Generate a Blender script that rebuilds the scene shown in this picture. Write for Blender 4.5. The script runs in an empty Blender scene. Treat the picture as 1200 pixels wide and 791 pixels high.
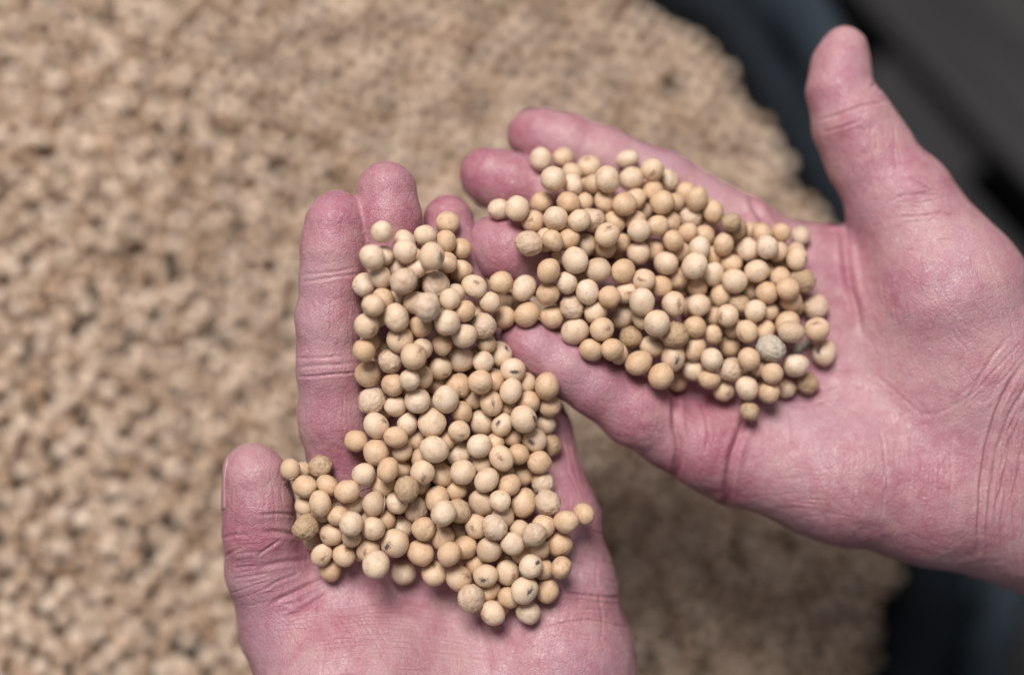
import bpy, bmesh, math, random
import numpy as np
from mathutils import Vector, Matrix, noise as mnoise

random.seed(7)
rng = np.random.default_rng(7)
SC = bpy.context.scene
COL = SC.collection

# ------------------------------------------------------------------ camera
F = 1667.0                                   # focal length in pixels of the 1200 px wide photograph
CAM = np.array((0.0, 0.0, 0.89))
PITCH = math.radians(16)
CX = np.array((1.0, 0.0, 0.0))
CY = np.array((0.0, math.cos(PITCH), math.sin(PITCH)))
CZ = np.array((0.0, -math.sin(PITCH), math.cos(PITCH)))
cam_data = bpy.data.cameras.new('camera')
cam_data.sensor_width = 36.0
cam_data.lens = F * 36.0 / 1200.0
cam_data.clip_start = 0.02
cam_data.clip_end = 50.0
cam_data.dof.use_dof = True
cam_data.dof.focus_distance = 0.433
cam_data.dof.aperture_fstop = 2.0
cam_data.dof.aperture_blades = 9
cam = bpy.data.objects.new('camera', cam_data)
cam.matrix_world = Matrix(((CX[0], CY[0], CZ[0], CAM[0]), (CX[1], CY[1], CZ[1], CAM[1]),
                           (CX[2], CY[2], CZ[2], CAM[2]), (0, 0, 0, 1)))
COL.objects.link(cam)
SC.camera = cam

# ------------------------------------------------------------------ light: an unseen soft lamp high overhead, dim even ambient all round
world = bpy.data.worlds.new('World')
SC.world = world
world.use_nodes = True
bg = world.node_tree.nodes['Background']
bg.inputs[0].default_value = (0.93, 0.94, 1.0, 1)
bg.inputs[1].default_value = 0.225


def area(name, loc, target, size, power, color):
    ld = bpy.data.lights.new(name, 'AREA')
    ld.shape = 'RECTANGLE'
    ld.size, ld.size_y = size
    ld.energy = power
    ld.color = color
    lo = bpy.data.objects.new(name, ld)
    lo.location = loc
    lo.rotation_euler = (Vector(target) - Vector(loc)).to_track_quat('-Z', 'Y').to_euler()
    COL.objects.link(lo)
    return lo


area('overhead_light', (-0.30, 0.72, 2.25), (0.0, 0.10, 0.5), (0.8, 0.8), 55.0, (1.0, 0.97, 0.96))

SC.view_settings.view_transform = 'Standard'
SC.view_settings.look = 'None'
SC.view_settings.exposure = 0.0
SC.view_settings.gamma = 1.0
SC.view_settings.use_curve_mapping = False
SC.cycles.use_denoising = True
SC.cycles.max_bounces = 6


# ------------------------------------------------------------------ helpers
def cs(px, py, Z):
    """camera-space metres (x right, y up, depth forward) of a photograph pixel at depth Z"""
    return np.array(((px - 600.0) / F * Z, -(py - 395.5) / F * Z, Z))


def to_world(p):
    p = np.asarray(p, dtype=float)
    return CAM + p[..., 0:1] * CX + p[..., 1:2] * CY - p[..., 2:3] * CZ


def mesh_from(name, verts, faces, smooth=True):
    me = bpy.data.meshes.new(name)
    verts = np.asarray(verts, dtype=np.float32)
    if isinstance(faces, np.ndarray):
        nf, k = faces.shape
        me.vertices.add(len(verts))
        me.vertices.foreach_set('co', verts.ravel())
        me.loops.add(nf * k)
        me.loops.foreach_set('vertex_index', faces.astype(np.int32).ravel())
        me.polygons.add(nf)
        me.polygons.foreach_set('loop_start', np.arange(0, nf * k, k, dtype=np.int32))
        me.update(calc_edges=True)
    else:
        me.from_pydata(verts.tolist(), [], faces)
    me.validate()
    if smooth:
        me.polygons.foreach_set('use_smooth', np.ones(len(me.polygons), dtype=bool))
    me.update()
    return me


def link(name, me, mat=None, parent=None):
    o = bpy.data.objects.new(name, me)
    if mat is not None and me is not None and not me.materials:
        me.materials.append(mat)
    COL.objects.link(o)
    if parent is not None:
        o.parent = parent
        o.matrix_parent_inverse = parent.matrix_world.inverted() if False else Matrix.Identity(4)
    return o


def tag(o, label=None, category=None, group=None, kind=None):
    if label: o['label'] = label
    if category: o['category'] = category
    if group: o['group'] = group
    if kind: o['kind'] = kind
    return o


class NT:
    def __init__(self, name):
        self.mat = bpy.data.materials.new(name)
        self.mat.use_nodes = True
        self.t = self.mat.node_tree
        self.b = self.t.nodes['Principled BSDF']

    def n(self, typ, **kw):
        nd = self.t.nodes.new(typ)
        for k, v in kw.items():
            if k.startswith('i_'):
                key = k[2:]
                key = int(key) if key.isdigit() else key.replace('_', ' ')
                nd.inputs[key].default_value = v
            else:
                setattr(nd, k, v)
        return nd

    def l(self, a, b): self.t.links.new(a, b)

    def mix(self, fac, a, b, blend='MIX'):
        m = self.n('ShaderNodeMix', data_type='RGBA', blend_type=blend)
        for sock, v in ((m.inputs[0], fac), (m.inputs[6], a), (m.inputs[7], b)):
            if hasattr(v, 'is_output'): self.l(v, sock)
            elif isinstance(v, (int, float)): sock.default_value = v
            else: sock.default_value = (*v, 1)
        return m.outputs[2]

    def math(self, op, a, b=0.0, c=None, clamp=False):
        m = self.n('ShaderNodeMath', operation=op, use_clamp=clamp)
        for i, v in enumerate((a, b) if c is None else (a, b, c)):
            if hasattr(v, 'is_output'): self.l(v, m.inputs[i])
            else: m.inputs[i].default_value = v
        return m.outputs[0]

    def ramp(self, x, lo, hi, a=0.0, b=1.0):
        m = self.n('ShaderNodeMapRange', interpolation_type='SMOOTHSTEP')
        self.l(x, m.inputs[0])
        for i, v in enumerate((lo, hi, a, b)): m.inputs[1 + i].default_value = v
        return m.outputs[0]

    def noise(self, vec, scale, detail=3.0, rough=0.55):
        nd = self.n('ShaderNodeTexNoise')
        nd.inputs['Scale'].default_value = scale
        nd.inputs['Detail'].default_value = detail
        nd.inputs['Roughness'].default_value = rough
        if vec is not None: self.l(vec, nd.inputs['Vector'])
        return nd.outputs[0]

    def bump(self, h, strength, dist, prev=None):
        nd = self.n('ShaderNodeBump')
        nd.inputs['Strength'].default_value = strength
        nd.inputs['Distance'].default_value = dist
        self.l(h, nd.inputs['Height'])
        if prev is not None: self.l(prev, nd.inputs['Normal'])
        return nd.outputs[0]


# ------------------------------------------------------------------ materials
def skin_material():
    m = NT('skin')
    geo = m.n('ShaderNodeNewGeometry').outputs['Position']
    red = m.n('ShaderNodeAttribute', attribute_name='redness').outputs['Fac']
    n1 = m.noise(geo, 55, 4, 0.6)
    n2 = m.noise(geo, 210, 4, 0.65)
    n3 = m.noise(geo, 900, 3, 0.6)
    f = m.math('ADD', m.ramp(n1, 0.35, 0.68, -0.30, 0.32), red)
    f = m.math('ADD', f, m.ramp(n2, 0.35, 0.7, -0.14, 0.2), clamp=True)
    base = m.mix(f, (0.450, 0.242, 0.258), (0.322, 0.082, 0.125))
    base = m.mix(m.math('MULTIPLY', m.ramp(n3, 0.52, 0.72), 0.22), base, (0.56, 0.39, 0.385))
    base = m.mix(m.math('MULTIPLY', m.ramp(m.noise(geo, 85, 3, 0.6), 0.5, 0.72), 0.30), base, (0.49, 0.315, 0.265))
    # bluish veins and pallor
    n4 = m.noise(geo, 34, 2, 0.5)
    base = m.mix(m.math('MULTIPLY', m.ramp(n4, 0.52, 0.7), 0.3), base, (0.33, 0.185, 0.255))
    n5 = m.noise(geo, 2600, 3, 0.7)
    base = m.mix(m.ramp(n5, 0.42, 0.66, 0.0, 0.30), base, (0.30, 0.125, 0.15))
    base = m.mix(m.ramp(n5, 0.56, 0.40, 0.0, 0.16), base, (0.62, 0.47, 0.45))
    # flakes of bean dust
    vo = m.n('ShaderNodeTexVoronoi', feature='F1')
    vo.inputs['Scale'].default_value = 420
    vo.inputs['Randomness'].default_value = 1.0
    m.l(geo, vo.inputs['Vector'])
    size = m.n('ShaderNodeSeparateColor')
    m.l(vo.outputs['Color'], size.inputs[0])
    thr = m.math('MULTIPLY', m.math('POWER', size.outputs[0], 5.0), 0.22)
    speck = m.math('LESS_THAN', vo.outputs['Distance'], thr)
    patch = m.ramp(m.noise(geo, 60, 2), 0.45, 0.62)
    speck = m.math('MULTIPLY', speck, m.math('MULTIPLY', patch, 0.28))
    base = m.mix(speck, base, (0.78, 0.66, 0.58))
    m.l(base, m.b.inputs['Base Color'])
    m.b.inputs['Subsurface Weight'].default_value = 0.22
    m.b.inputs['Subsurface Radius'].default_value = (1.0, 0.42, 0.3)
    m.b.inputs['Subsurface Scale'].default_value = 0.0022
    rn = m.ramp(n2, 0.3, 0.7, 0.38, 0.56)
    m.l(rn, m.b.inputs['Roughness'])
    m.b.inputs['Specular IOR Level'].default_value = 0.46
    # relief: skin cells, fine cross lines, pores
    v1 = m.n('ShaderNodeTexVoronoi', feature='DISTANCE_TO_EDGE')
    v1.inputs['Scale'].default_value = 950
    warp = m.n('ShaderNodeVectorMath', operation='MULTIPLY_ADD')
    nz = m.n('ShaderNodeTexNoise')
    nz.inputs['Scale'].default_value = 300
    m.l(geo, nz.inputs['Vector'])
    m.l(nz.outputs['Color'], warp.inputs[0])
    warp.inputs[1].default_value = (0.0016,) * 3
    m.l(geo, warp.inputs[2])
    m.l(warp.outputs[0], v1.inputs['Vector'])
    cells = m.ramp(v1.outputs['Distance'], 0.0, 0.16)
    v2 = m.n('ShaderNodeTexVoronoi', feature='DISTANCE_TO_EDGE')
    v2.inputs['Scale'].default_value = 330
    m.l(warp.outputs[0], v2.inputs['Vector'])
    cells2 = m.ramp(v2.outputs['Distance'], 0.0, 0.10)
    nb = m.bump(n2, 0.12, 0.0009)
    nb = m.bump(cells2, 0.34, 0.0002, nb)
    nb = m.bump(cells, 0.40, 0.00016, nb)
    nb = m.bump(n3, 0.25, 0.0003, nb)
    m.l(nb, m.b.inputs['Normal'])
    return m.mat


def bean_material(name, c1, c2, blotch=None, amount=0.0, speck=0.0, rough=0.38, relief=0.45, eye=None):
    m = NT(name)
    oi = m.n('ShaderNodeObjectInfo')
    rnd = oi.outputs['Random']
    tc = m.n('ShaderNodeTexCoord').outputs['Object']
    off = m.n('ShaderNodeVectorMath', operation='MULTIPLY_ADD')
    comb = m.n('ShaderNodeCombineXYZ')
    m.l(m.math('MULTIPLY', rnd, 97.0), comb.inputs[0])
    m.l(m.math('MULTIPLY', rnd, 41.0), comb.inputs[1])
    m.l(tc, off.inputs[0])
    off.inputs[1].default_value = (1, 1, 1)
    m.l(comb.outputs[0], off.inputs[2])
    v = off.outputs[0]
    base = m.mix(rnd, c1, c2)
    n1 = m.noise(v, 1.3, 3, 0.55)
    base = m.mix(m.ramp(n1, 0.38, 0.7, 0.0, 0.55), base, tuple(x * y for x, y in zip(c2, (0.93, 0.82, 0.68))))
    n2 = m.noise(v, 7.0, 4, 0.6)
    base = m.mix(m.ramp(n2, 0.45, 0.75, 0.0, 0.35), base, (0.78, 0.65, 0.52))
    if blotch:
        n3 = m.noise(v, 1.9, 4, 0.62)
        base = m.mix(m.ramp(n3, 0.53, 0.66, 0.0, amount), base, blotch)
    if eye:
        sp = m.n('ShaderNodeSeparateXYZ'); m.l(tc, sp.inputs[0])
        q = m.math('ADD', m.math('POWER', m.math('MULTIPLY', sp.outputs[0], 1.0), 2.0), m.math('POWER', m.math('MULTIPLY', sp.outputs[1], 1.7), 2.0))
        q = m.math('SQRT', q)
        q = m.math('ADD', q, m.ramp(m.noise(v, 4.0, 4, 0.65), 0.3, 0.7, -0.3, 0.3))
        up = m.math('GREATER_THAN', sp.outputs[2], 0.3)
        base = m.mix(m.math('MULTIPLY', m.math('MULTIPLY', m.ramp(q, 0.5, 0.22), up), 0.75), base, eye)
    if speck:
        vo = m.n('ShaderNodeTexVoronoi')
        vo.inputs['Scale'].default_value = 4.2
        m.l(v, vo.inputs['Vector'])
        base = m.mix(m.math('MULTIPLY', m.ramp(vo.outputs['Distance'], 0.10, 0.05), speck), base, (0.10, 0.06, 0.05))
    m.l(base, m.b.inputs['Base Color'])
    m.b.inputs['Roughness'].default_value = rough
    m.b.inputs['Specular IOR Level'].default_value = 0.38
    n4 = m.noise(v, 24.0, 3, 0.6)
    b = m.bump(n2, relief, 0.0006)
    b = m.bump(n4, 0.22, 0.0002, b)
    m.l(b, m.b.inputs['Normal'])
    return m.mat


def plain(name, color, rough=0.6, scale=8.0, var=0.25, bumpd=0.001, spec=0.4):
    m = NT(name)
    tc = m.n('ShaderNodeTexCoord').outputs['Object']
    n1 = m.noise(tc, scale, 5, 0.6)
    base = m.mix(m.ramp(n1, 0.3, 0.7), tuple(c * (1 - var) for c in color), tuple(min(1, c * (1 + var)) for c in color))
    m.l(base, m.b.inputs['Base Color'])
    m.b.inputs['Roughness'].default_value = rough
    m.b.inputs['Specular IOR Level'].default_value = spec
    m.l(m.bump(n1, 0.3, bumpd), m.b.inputs['Normal'])
    return m.mat


def woven_material(name='woven_navy_plastic', c1=(0.005, 0.008, 0.012), c2=(0.011, 0.017, 0.024)):
    m = NT(name)
    uv = m.n('ShaderNodeTexCoord').outputs['Object']
    n1 = m.noise(uv, 9, 4, 0.6)
    base = m.mix(m.ramp(n1, 0.35, 0.7), c1, c2)
    m.l(base, m.b.inputs['Base Color'])
    m.b.inputs['Roughness'].default_value = 0.78
    m.b.inputs['Specular IOR Level'].default_value = 0.25
    w1 = m.n('ShaderNodeTexWave', bands_direction='X'); w1.inputs['Scale'].default_value = 130
    w2 = m.n('ShaderNodeTexWave', bands_direction='Z'); w2.inputs['Scale'].default_value = 130
    m.l(uv, w1.inputs['Vector']); m.l(uv, w2.inputs['Vector'])
    h = m.math('MULTIPLY', w1.outputs['Fac'], w2.outputs['Fac'])
    m.l(m.bump(h, 0.4, 0.001), m.b.inputs['Normal'])
    return m.mat


def bag_bean_material(name='bagged_soybeans', c1=(0.85, 0.675, 0.52), c2=(0.47, 0.31, 0.20), c3=(0.66, 0.53, 0.41)):
    m = NT(name)
    at = m.n('ShaderNodeAttribute', attribute_name='shade').outputs['Fac']
    geo = m.n('ShaderNodeNewGeometry').outputs['Position']
    n1 = m.noise(geo, 190, 2, 0.5)
    base = m.mix(at, c1, c2)
    base = m.mix(m.ramp(n1, 0.45, 0.7, 0, 0.4), base, c3)
    m.l(base, m.b.inputs['Base Color'])
    m.b.inputs['Roughness'].default_value = 0.55
    m.b.inputs['Specular IOR Level'].default_value = 0.3
    return m.mat


SKIN = skin_material()
MB = {
    'c': bean_material('pale_cream_bean', (0.72, 0.56, 0.42), (0.67, 0.50, 0.355), (0.50, 0.34, 0.22), 0.55),
    't': bean_material('warm_tan_bean', (0.655, 0.465, 0.305), (0.60, 0.40, 0.245), (0.46, 0.30, 0.19), 0.6),
    'w': bean_material('wrinkled_bean', (0.65, 0.50, 0.375), (0.57, 0.41, 0.29), (0.38, 0.23, 0.15), 0.45, relief=0.6),
    'b': bean_material('brown_blotched_bean', (0.48, 0.34, 0.21), (0.42, 0.275, 0.16), (0.28, 0.18, 0.11), 0.6, 0.25, relief=0.6),
    'g': bean_material('grey_mouldy_bean', (0.50, 0.43, 0.35), (0.46, 0.39, 0.31), (0.32, 0.29, 0.26), 0.6, 0.2, relief=0.5),
    'p': bean_material('speckled_bean', (0.62, 0.46, 0.33), (0.57, 0.41, 0.28), (0.46, 0.31, 0.21), 0.4, 0.85),
}
MB['h'] = bean_material('brown_eyed_bean', (0.71, 0.54, 0.39), (0.63, 0.44, 0.285), eye=(0.40, 0.245, 0.15))
MB['H'] = bean_material('dark_eyed_bean', (0.72, 0.56, 0.41), (0.64, 0.46, 0.31), eye=(0.24, 0.165, 0.15))
HILUM_BROWN = plain('hilum_brown', (0.33, 0.20, 0.135), 0.7, 3.0, 0.35)
HILUM_DARK = plain('hilum_dark', (0.105, 0.072, 0.075), 0.75, 3.0, 0.45)
NAIL = plain('nail_keratin', (0.40, 0.225, 0.225), 0.42, 60.0, 0.06, 0.0001, 0.5)
FIBRE = plain('dry_fibre', (0.42, 0.33, 0.24), 0.6, 30.0, 0.3)
HUSK = plain('grey_husk', (0.30, 0.27, 0.23), 0.7, 900.0, 0.5, 0.0003)
NAVY = woven_material()
NAVY_HEM = woven_material('faded_navy_hem', (0.022, 0.032, 0.042), (0.045, 0.062, 0.076))
BAGBEAN = bag_bean_material()
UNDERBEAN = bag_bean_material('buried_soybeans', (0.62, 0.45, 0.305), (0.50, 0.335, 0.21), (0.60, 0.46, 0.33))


# ------------------------------------------------------------------ background: floor, pallet boards, sack
def floor_material():
    m = NT('stained_concrete')
    tc = m.n('ShaderNodeNewGeometry').outputs['Position']
    n1 = m.noise(tc, 3.0, 6, 0.6)
    base = m.mix(m.ramp(n1, 0.3, 0.7), (0.012, 0.012, 0.013), (0.028, 0.027, 0.027))
    m.l(base, m.b.inputs['Base Color'])
    m.b.inputs['Roughness'].default_value = 0.85
    m.l(m.bump(m.noise(tc, 60, 5), 0.4, 0.002), m.b.inputs['Normal'])
    return m.mat


FL = mesh_from('floor', [(-4, -4, 0), (4, -4, 0), (4, 4, 0), (-4, 4, 0)], [(0, 1, 2, 3)], False)
tag(link('floor', FL, floor_material()), kind='structure')


def wood_material():
    m = NT('weathered_board')
    tc = m.n('ShaderNodeTexCoord').outputs['Object']
    mp = m.n('ShaderNodeMapping'); mp.inputs['Scale'].default_value = (1.5, 22, 22)
    m.l(tc, mp.inputs['Vector'])
    n1 = m.noise(mp.outputs[0], 3.0, 5, 0.65)
    base = m.mix(m.ramp(n1, 0.3, 0.72), (0.007, 0.0066, 0.0066), (0.034, 0.031, 0.030))
    m.l(base, m.b.inputs['Base Color'])
    m.b.inputs['Roughness'].default_value = 0.8
    m.l(m.bump(n1, 0.5, 0.002), m.b.inputs['Normal'])
    return m.mat


WOOD = wood_material()


def box_mesh(name, sx, sy, sz, bevel=0.003):
    bm = bmesh.new()
    bmesh.ops.create_cube(bm, size=1.0)
    for v in bm.verts: v.co = Vector((v.co.x * sx, v.co.y * sy, v.co.z * sz))
    bmesh.ops.bevel(bm, geom=bm.edges[:], offset=bevel, segments=2, affect='EDGES', profile=0.5)
    me = bpy.data.meshes.new(name)
    bm.to_mesh(me); bm.free()
    return me


def floor_hit(px, py, z):
    d = to_world(cs(px, py, 1.0)) - CAM
    return CAM + d * ((z - CAM[2]) / d[2])


BOARD_TOP = 0.14
g1a, g1b = floor_hit(985, 10, BOARD_TOP), floor_hit(1195, 240, BOARD_TOP)
bdir = (g1b - g1a) / np.linalg.norm(g1b - g1a)
bnor = np.array((bdir[1], -bdir[0], 0.0)) * -1.0
if bnor[1] < 0: bnor = -bnor                       # away from the camera
ang = math.atan2(bdir[1], bdir[0])
pal = bpy.data.objects.new('pallet', None)
gap, bw = 0.030, 0.098
mid = (g1a + g1b) / 2
pal.location = (mid[0], mid[1], 0.0)
pal.rotation_euler = (0, 0, ang)
COL.objects.link(pal)
tag(pal, 'weathered grey wooden pallet boards with black gaps beside the sack', 'pallet')
bme = box_mesh('plank', 1.5, bw, 0.022)
side = 1.0 if np.dot(bnor, (-math.sin(ang), math.cos(ang), 0)) > 0 else -1.0
for k in (-2, -1, 0, 1, 2):
    o = link('plank', bme, WOOD, pal)
    o.location = (0.02 * k, side * (k * (bw + gap) + gap / 2 + bw / 2), BOARD_TOP - 0.011)
for k in (-1, 0, 1):
    o = link('bearer', box_mesh('bearer', 0.09, 0.66, BOARD_TOP - 0.024), WOOD, pal)
    o.location = (k * 0.62, side * 0.06, (BOARD_TOP - 0.024) / 2 + 0.001)

# the sack: a ring of navy woven plastic round the beans


def heap_z(x, y):
    return 0.289 - 0.26 * x + 0.10 * (y - 0.15) + 0.007 * np.sin(x * 17 + 1) * np.cos(y * 13) + 0.004 * np.sin(x * 41 + y * 23) * np.cos(y * 37 - x * 11)


def heap_hit(px, py):
    z = 0.28
    for _ in range(12):
        p = floor_hit(px, py, z)
        z = float(heap_z(p[0], p[1]))
    return p


RIM_PX = [(750, 0), (830, 60), (890, 140), (930, 200), (965, 255), (1012, 350), (1045, 470), (1060, 580), (1054, 650), (1038, 720), (1020, 791), (985, 880), (880, 980), (680, 1050),
          (430, 1060), (160, 1020), (-60, 900), (-190, 700), (-260, 450), (-280, 180), (-230, -60), (-90, -200), (120, -250), (340, -240), (520, -180), (650, -85)]
_rp = np.array([heap_hit(x, y)[:2] for x, y in RIM_PX])


def catmull(P, per):
    out = []
    n = len(P)
    for i in range(n):
        p0, p1, p2, p3 = P[i - 1], P[i], P[(i + 1) % n], P[(i + 2) % n]
        for k in range(per):
            t = k / per
            out.append(0.5 * (2 * p1 + (p2 - p0) * t + (2 * p0 - 5 * p1 + 4 * p2 - p3) * t * t + (3 * p1 - p0 - 3 * p2 + p3) * t ** 3))
    return np.array(out)


RIM = catmull(_rp, 10)
_tan = np.roll(RIM, -1, 0) - np.roll(RIM, 1, 0)
_tan /= np.linalg.norm(_tan, axis=1, keepdims=True)
RNOR = np.stack([_tan[:, 1], -_tan[:, 0]], -1)
BAG_C = RIM.mean(0)
if np.mean(np.einsum('ij,ij->i', RNOR, RIM - BAG_C)) < 0: RNOR = -RNOR


def rim_gap(x, y):
    """distance inside the sack's wall (negative outside)"""
    d = np.hypot(RIM[:, 0] - x, RIM[:, 1] - y)
    i = int(np.argmin(d))
    return -float((np.array((x, y)) - RIM[i]) @ RNOR[i])


def sack_mesh(prof, seed=0, amp=0.006):
    vs, fs = [], []
    K = len(prof); nseg = len(RIM)
    for i in range(nseg):
        p, nn = RIM[i], RNOR[i]
        zb = float(heap_z(*p))
        for j, (dr, dz) in enumerate(prof):
            wob = mnoise.noise(Vector((p[0] * 16 + seed, p[1] * 16, j * 0.35))) * amp
            wob += mnoise.noise(Vector((p[0] * 55 + seed, p[1] * 55, j * 0.5 + 9))) * amp * 0.5
            q = p + nn * (dr + wob)
            z = zb + dz + wob * 0.6 if dz > -0.1 else (zb - 0.08) * max(0.0, (dz + 0.3) / 0.2) + 0.003
            vs.append((q[0], q[1], z))
    for i in range(nseg):
        for j in range(K - 1):
            a, b = i * K + j, ((i + 1) % nseg) * K + j
            fs.append((a, b, b + 1, a + 1))
    return mesh_from('sack', vs, fs)


sk = bpy.data.objects.new('sack', None)
sk.location = (0, 0, 0)
COL.objects.link(sk)
tag(sk, 'dark navy woven plastic sack full of soybeans under the hands', 'sack')
link('wall', sack_mesh([(0.0, -0.05), (0.002, -0.02), (0.003, 0.0), (0.005, 0.008), (0.012, 0.013), (0.024, 0.010), (0.031, 0.0), (0.036, -0.02), (0.04, -0.05), (0.046, -0.079), (0.052, -0.16), (0.056, -0.22), (0.058, -0.3)]), NAVY, sk)
link('rolled_rim', sack_mesh([(0.041, -0.030), (0.037, -0.014), (0.041, 0.000), (0.050, 0.006), (0.059, 0.000), (0.063, -0.014), (0.058, -0.03), (0.049, -0.034), (0.041, -0.030)], seed=5, amp=0.009), NAVY_HEM, sk)
for o in sk.children:
    md = o.modifiers.new('smooth', 'SUBSURF'); md.levels = 1; md.render_levels = 1


# beans filling the sack
def ico(sub):
    bm = bmesh.new()
    bmesh.ops.create_icosphere(bm, subdivisions=sub, radius=1.0)
    bm.verts.ensure_lookup_table()
    v = np.array([q.co[:] for q in bm.verts])
    f = np.array([[w.index for w in q.verts] for q in bm.faces])
    bm.free()
    return v, f


def rot_matrices(n):
    q = rng.normal(size=(n, 4))
    q /= np.linalg.norm(q, axis=1, keepdims=True)
    w, x, y, z = q.T
    return np.stack([np.stack([1 - 2 * (y * y + z * z), 2 * (x * y - z * w), 2 * (x * z + y * w)], -1),
                     np.stack([2 * (x * y + z * w), 1 - 2 * (x * x + z * z), 2 * (y * z - x * w)], -1),
                     np.stack([2 * (x * z - y * w), 2 * (y * z + x * w), 1 - 2 * (x * x + y * y)], -1)], -2)


def joined_beans(name, P, R, sub):
    v, f = ico(sub)
    n = len(P)
    M = rot_matrices(n)
    sc = np.stack([rng.uniform(1.0, 1.12, n), rng.uniform(0.95, 1.02, n), rng.uniform(0.88, 0.97, n)], -1)
    loc = v[None] * sc[:, None, :]
    V = np.einsum('nij,nkj->nki', M, loc) * R[:, None, None] + P[:, None, :]
    Fc = f[None] + (np.arange(n) * len(v))[:, None, None]
    me = mesh_from(name, V.reshape(-1, 3), Fc.reshape(-1, 3))
    at = me.attributes.new('shade', 'FLOAT', 'POINT')
    at.data.foreach_set('value', np.repeat(rng.random(n), len(v)).astype(np.float32))
    return me


def fill_sack():
    x0, x1, y0, y1 = -0.32, 0.30, -0.12, 0.52
    res = 0.0011
    nx, ny = int((x1 - x0) / res), int((y1 - y0) / res)
    gx = x0 + (np.arange(nx) + 0.5) * res
    gy = y0 + (np.arange(ny) + 0.5) * res
    H = heap_z(gx[:, None], gy[None, :]) - 0.014
    rmax = 0.0040
    k = int(rmax / res) + 1
    ox = np.arange(-k, k + 1) * res
    D2 = ox[:, None] ** 2 + ox[None, :] ** 2
    pts, rad = [], []
    N = 26000
    cand = np.stack([rng.uniform(x0 + .01, x1 - .01, N), rng.uniform(y0 + .01, y1 - .01, N)], -1)
    rel = to_world(np.zeros((1, 3)))
    for x, y in cand:
        if rim_gap(x, y) < 0.003: continue
        d = np.array((x, y, float(heap_z(x, y)))) - CAM
        dep = -d @ CZ
        px, py = 600 + F * (d @ CX) / dep, 395.5 - F * (d @ CY) / dep
        if not (-60 < px < 1200 and -60 < py < 860): continue
        r = rng.uniform(0.0034, 0.0040)
        D = np.sqrt(np.maximum(0, r * r - D2))
        msk = D2 < r * r
        best = None
        for t in range(14):
            jx, jy = (x, y) if t == 0 else (x + rng.uniform(-.0055, .0055), y + rng.uniform(-.0055, .0055))
            ix, iy = int((jx - x0) / res), int((jy - y0) / res)
            if ix < k or iy < k or ix >= nx - k or iy >= ny - k: continue
            z = np.max((H[ix - k:ix + k + 1, iy - k:iy + k + 1] + D)[msk])
            e = z - heap_z(jx, jy)
            if best is None or e < best[0]: best = (e, z, jx, jy, ix, iy)
        if best is None or best[0] > 0.001 + 0.005 * rng.random(): continue
        _, z, jx, jy, ix, iy = best
        blk = H[ix - k:ix + k + 1, iy - k:iy + k + 1]
        blk[msk] = np.maximum(blk[msk], (z + D)[msk])
        pts.append((jx, jy, z)); rad.append(r)
    return np.array(pts), np.array(rad)


bp, br = fill_sack()
tag(link('bagged_soybeans', joined_beans('bagged_soybeans', bp, br, 1), BAGBEAN),
    'mass of pale soybeans filling the navy sack, out of focus behind the hands', 'soybeans', kind='stuff')

# ------------------------------------------------------------------ hands: smooth field of tapered limbs, then skin folds
def smin(a, b, k):
    h = np.maximum(k - np.abs(a - b), 0.0) / k
    return np.minimum(a, b) - h * h * k * 0.25


def cone(P, a, b, ra, rb):
    ba = b - a
    t = np.clip(((P - a) @ ba) / (ba @ ba), 0, 1)
    return np.linalg.norm(P - (a + t[:, None] * ba), axis=1) - (ra + (rb - ra) * t)


def J(px, py, d, rpx):
    Z = (430.0 + d) / 1000.0
    return cs(px, py, Z), rpx * Z / F


def chain(P, pts, k):
    js = [J(*p) for p in pts]
    out = None
    for (a, ra), (b, rb) in zip(js[:-1], js[1:]):
        c = cone(P, a, b, ra, rb)
        out = c if out is None else smin(out, c, k)
    return out


def hand_field(P, spec):
    palm = None
    for ch in spec['palm']:
        c = chain(P, ch, 0.006)
        palm = c if palm is None else smin(palm, c, spec.get('kp', 0.012))
    for ch in spec.get('hollow', []):
        (a, ra), (b, rb) = J(*ch[0]), J(*ch[1])
        palm = -smin(-palm, cone(P, a, b, ra, rb), 0.012)
    out = palm
    res = palm
    for ch, k in spec['fingers']:
        f = smin(palm, chain(P, ch, 0.003), k)
        res = f if res is palm else smin(res, f, 0.0012)
    return res


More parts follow.
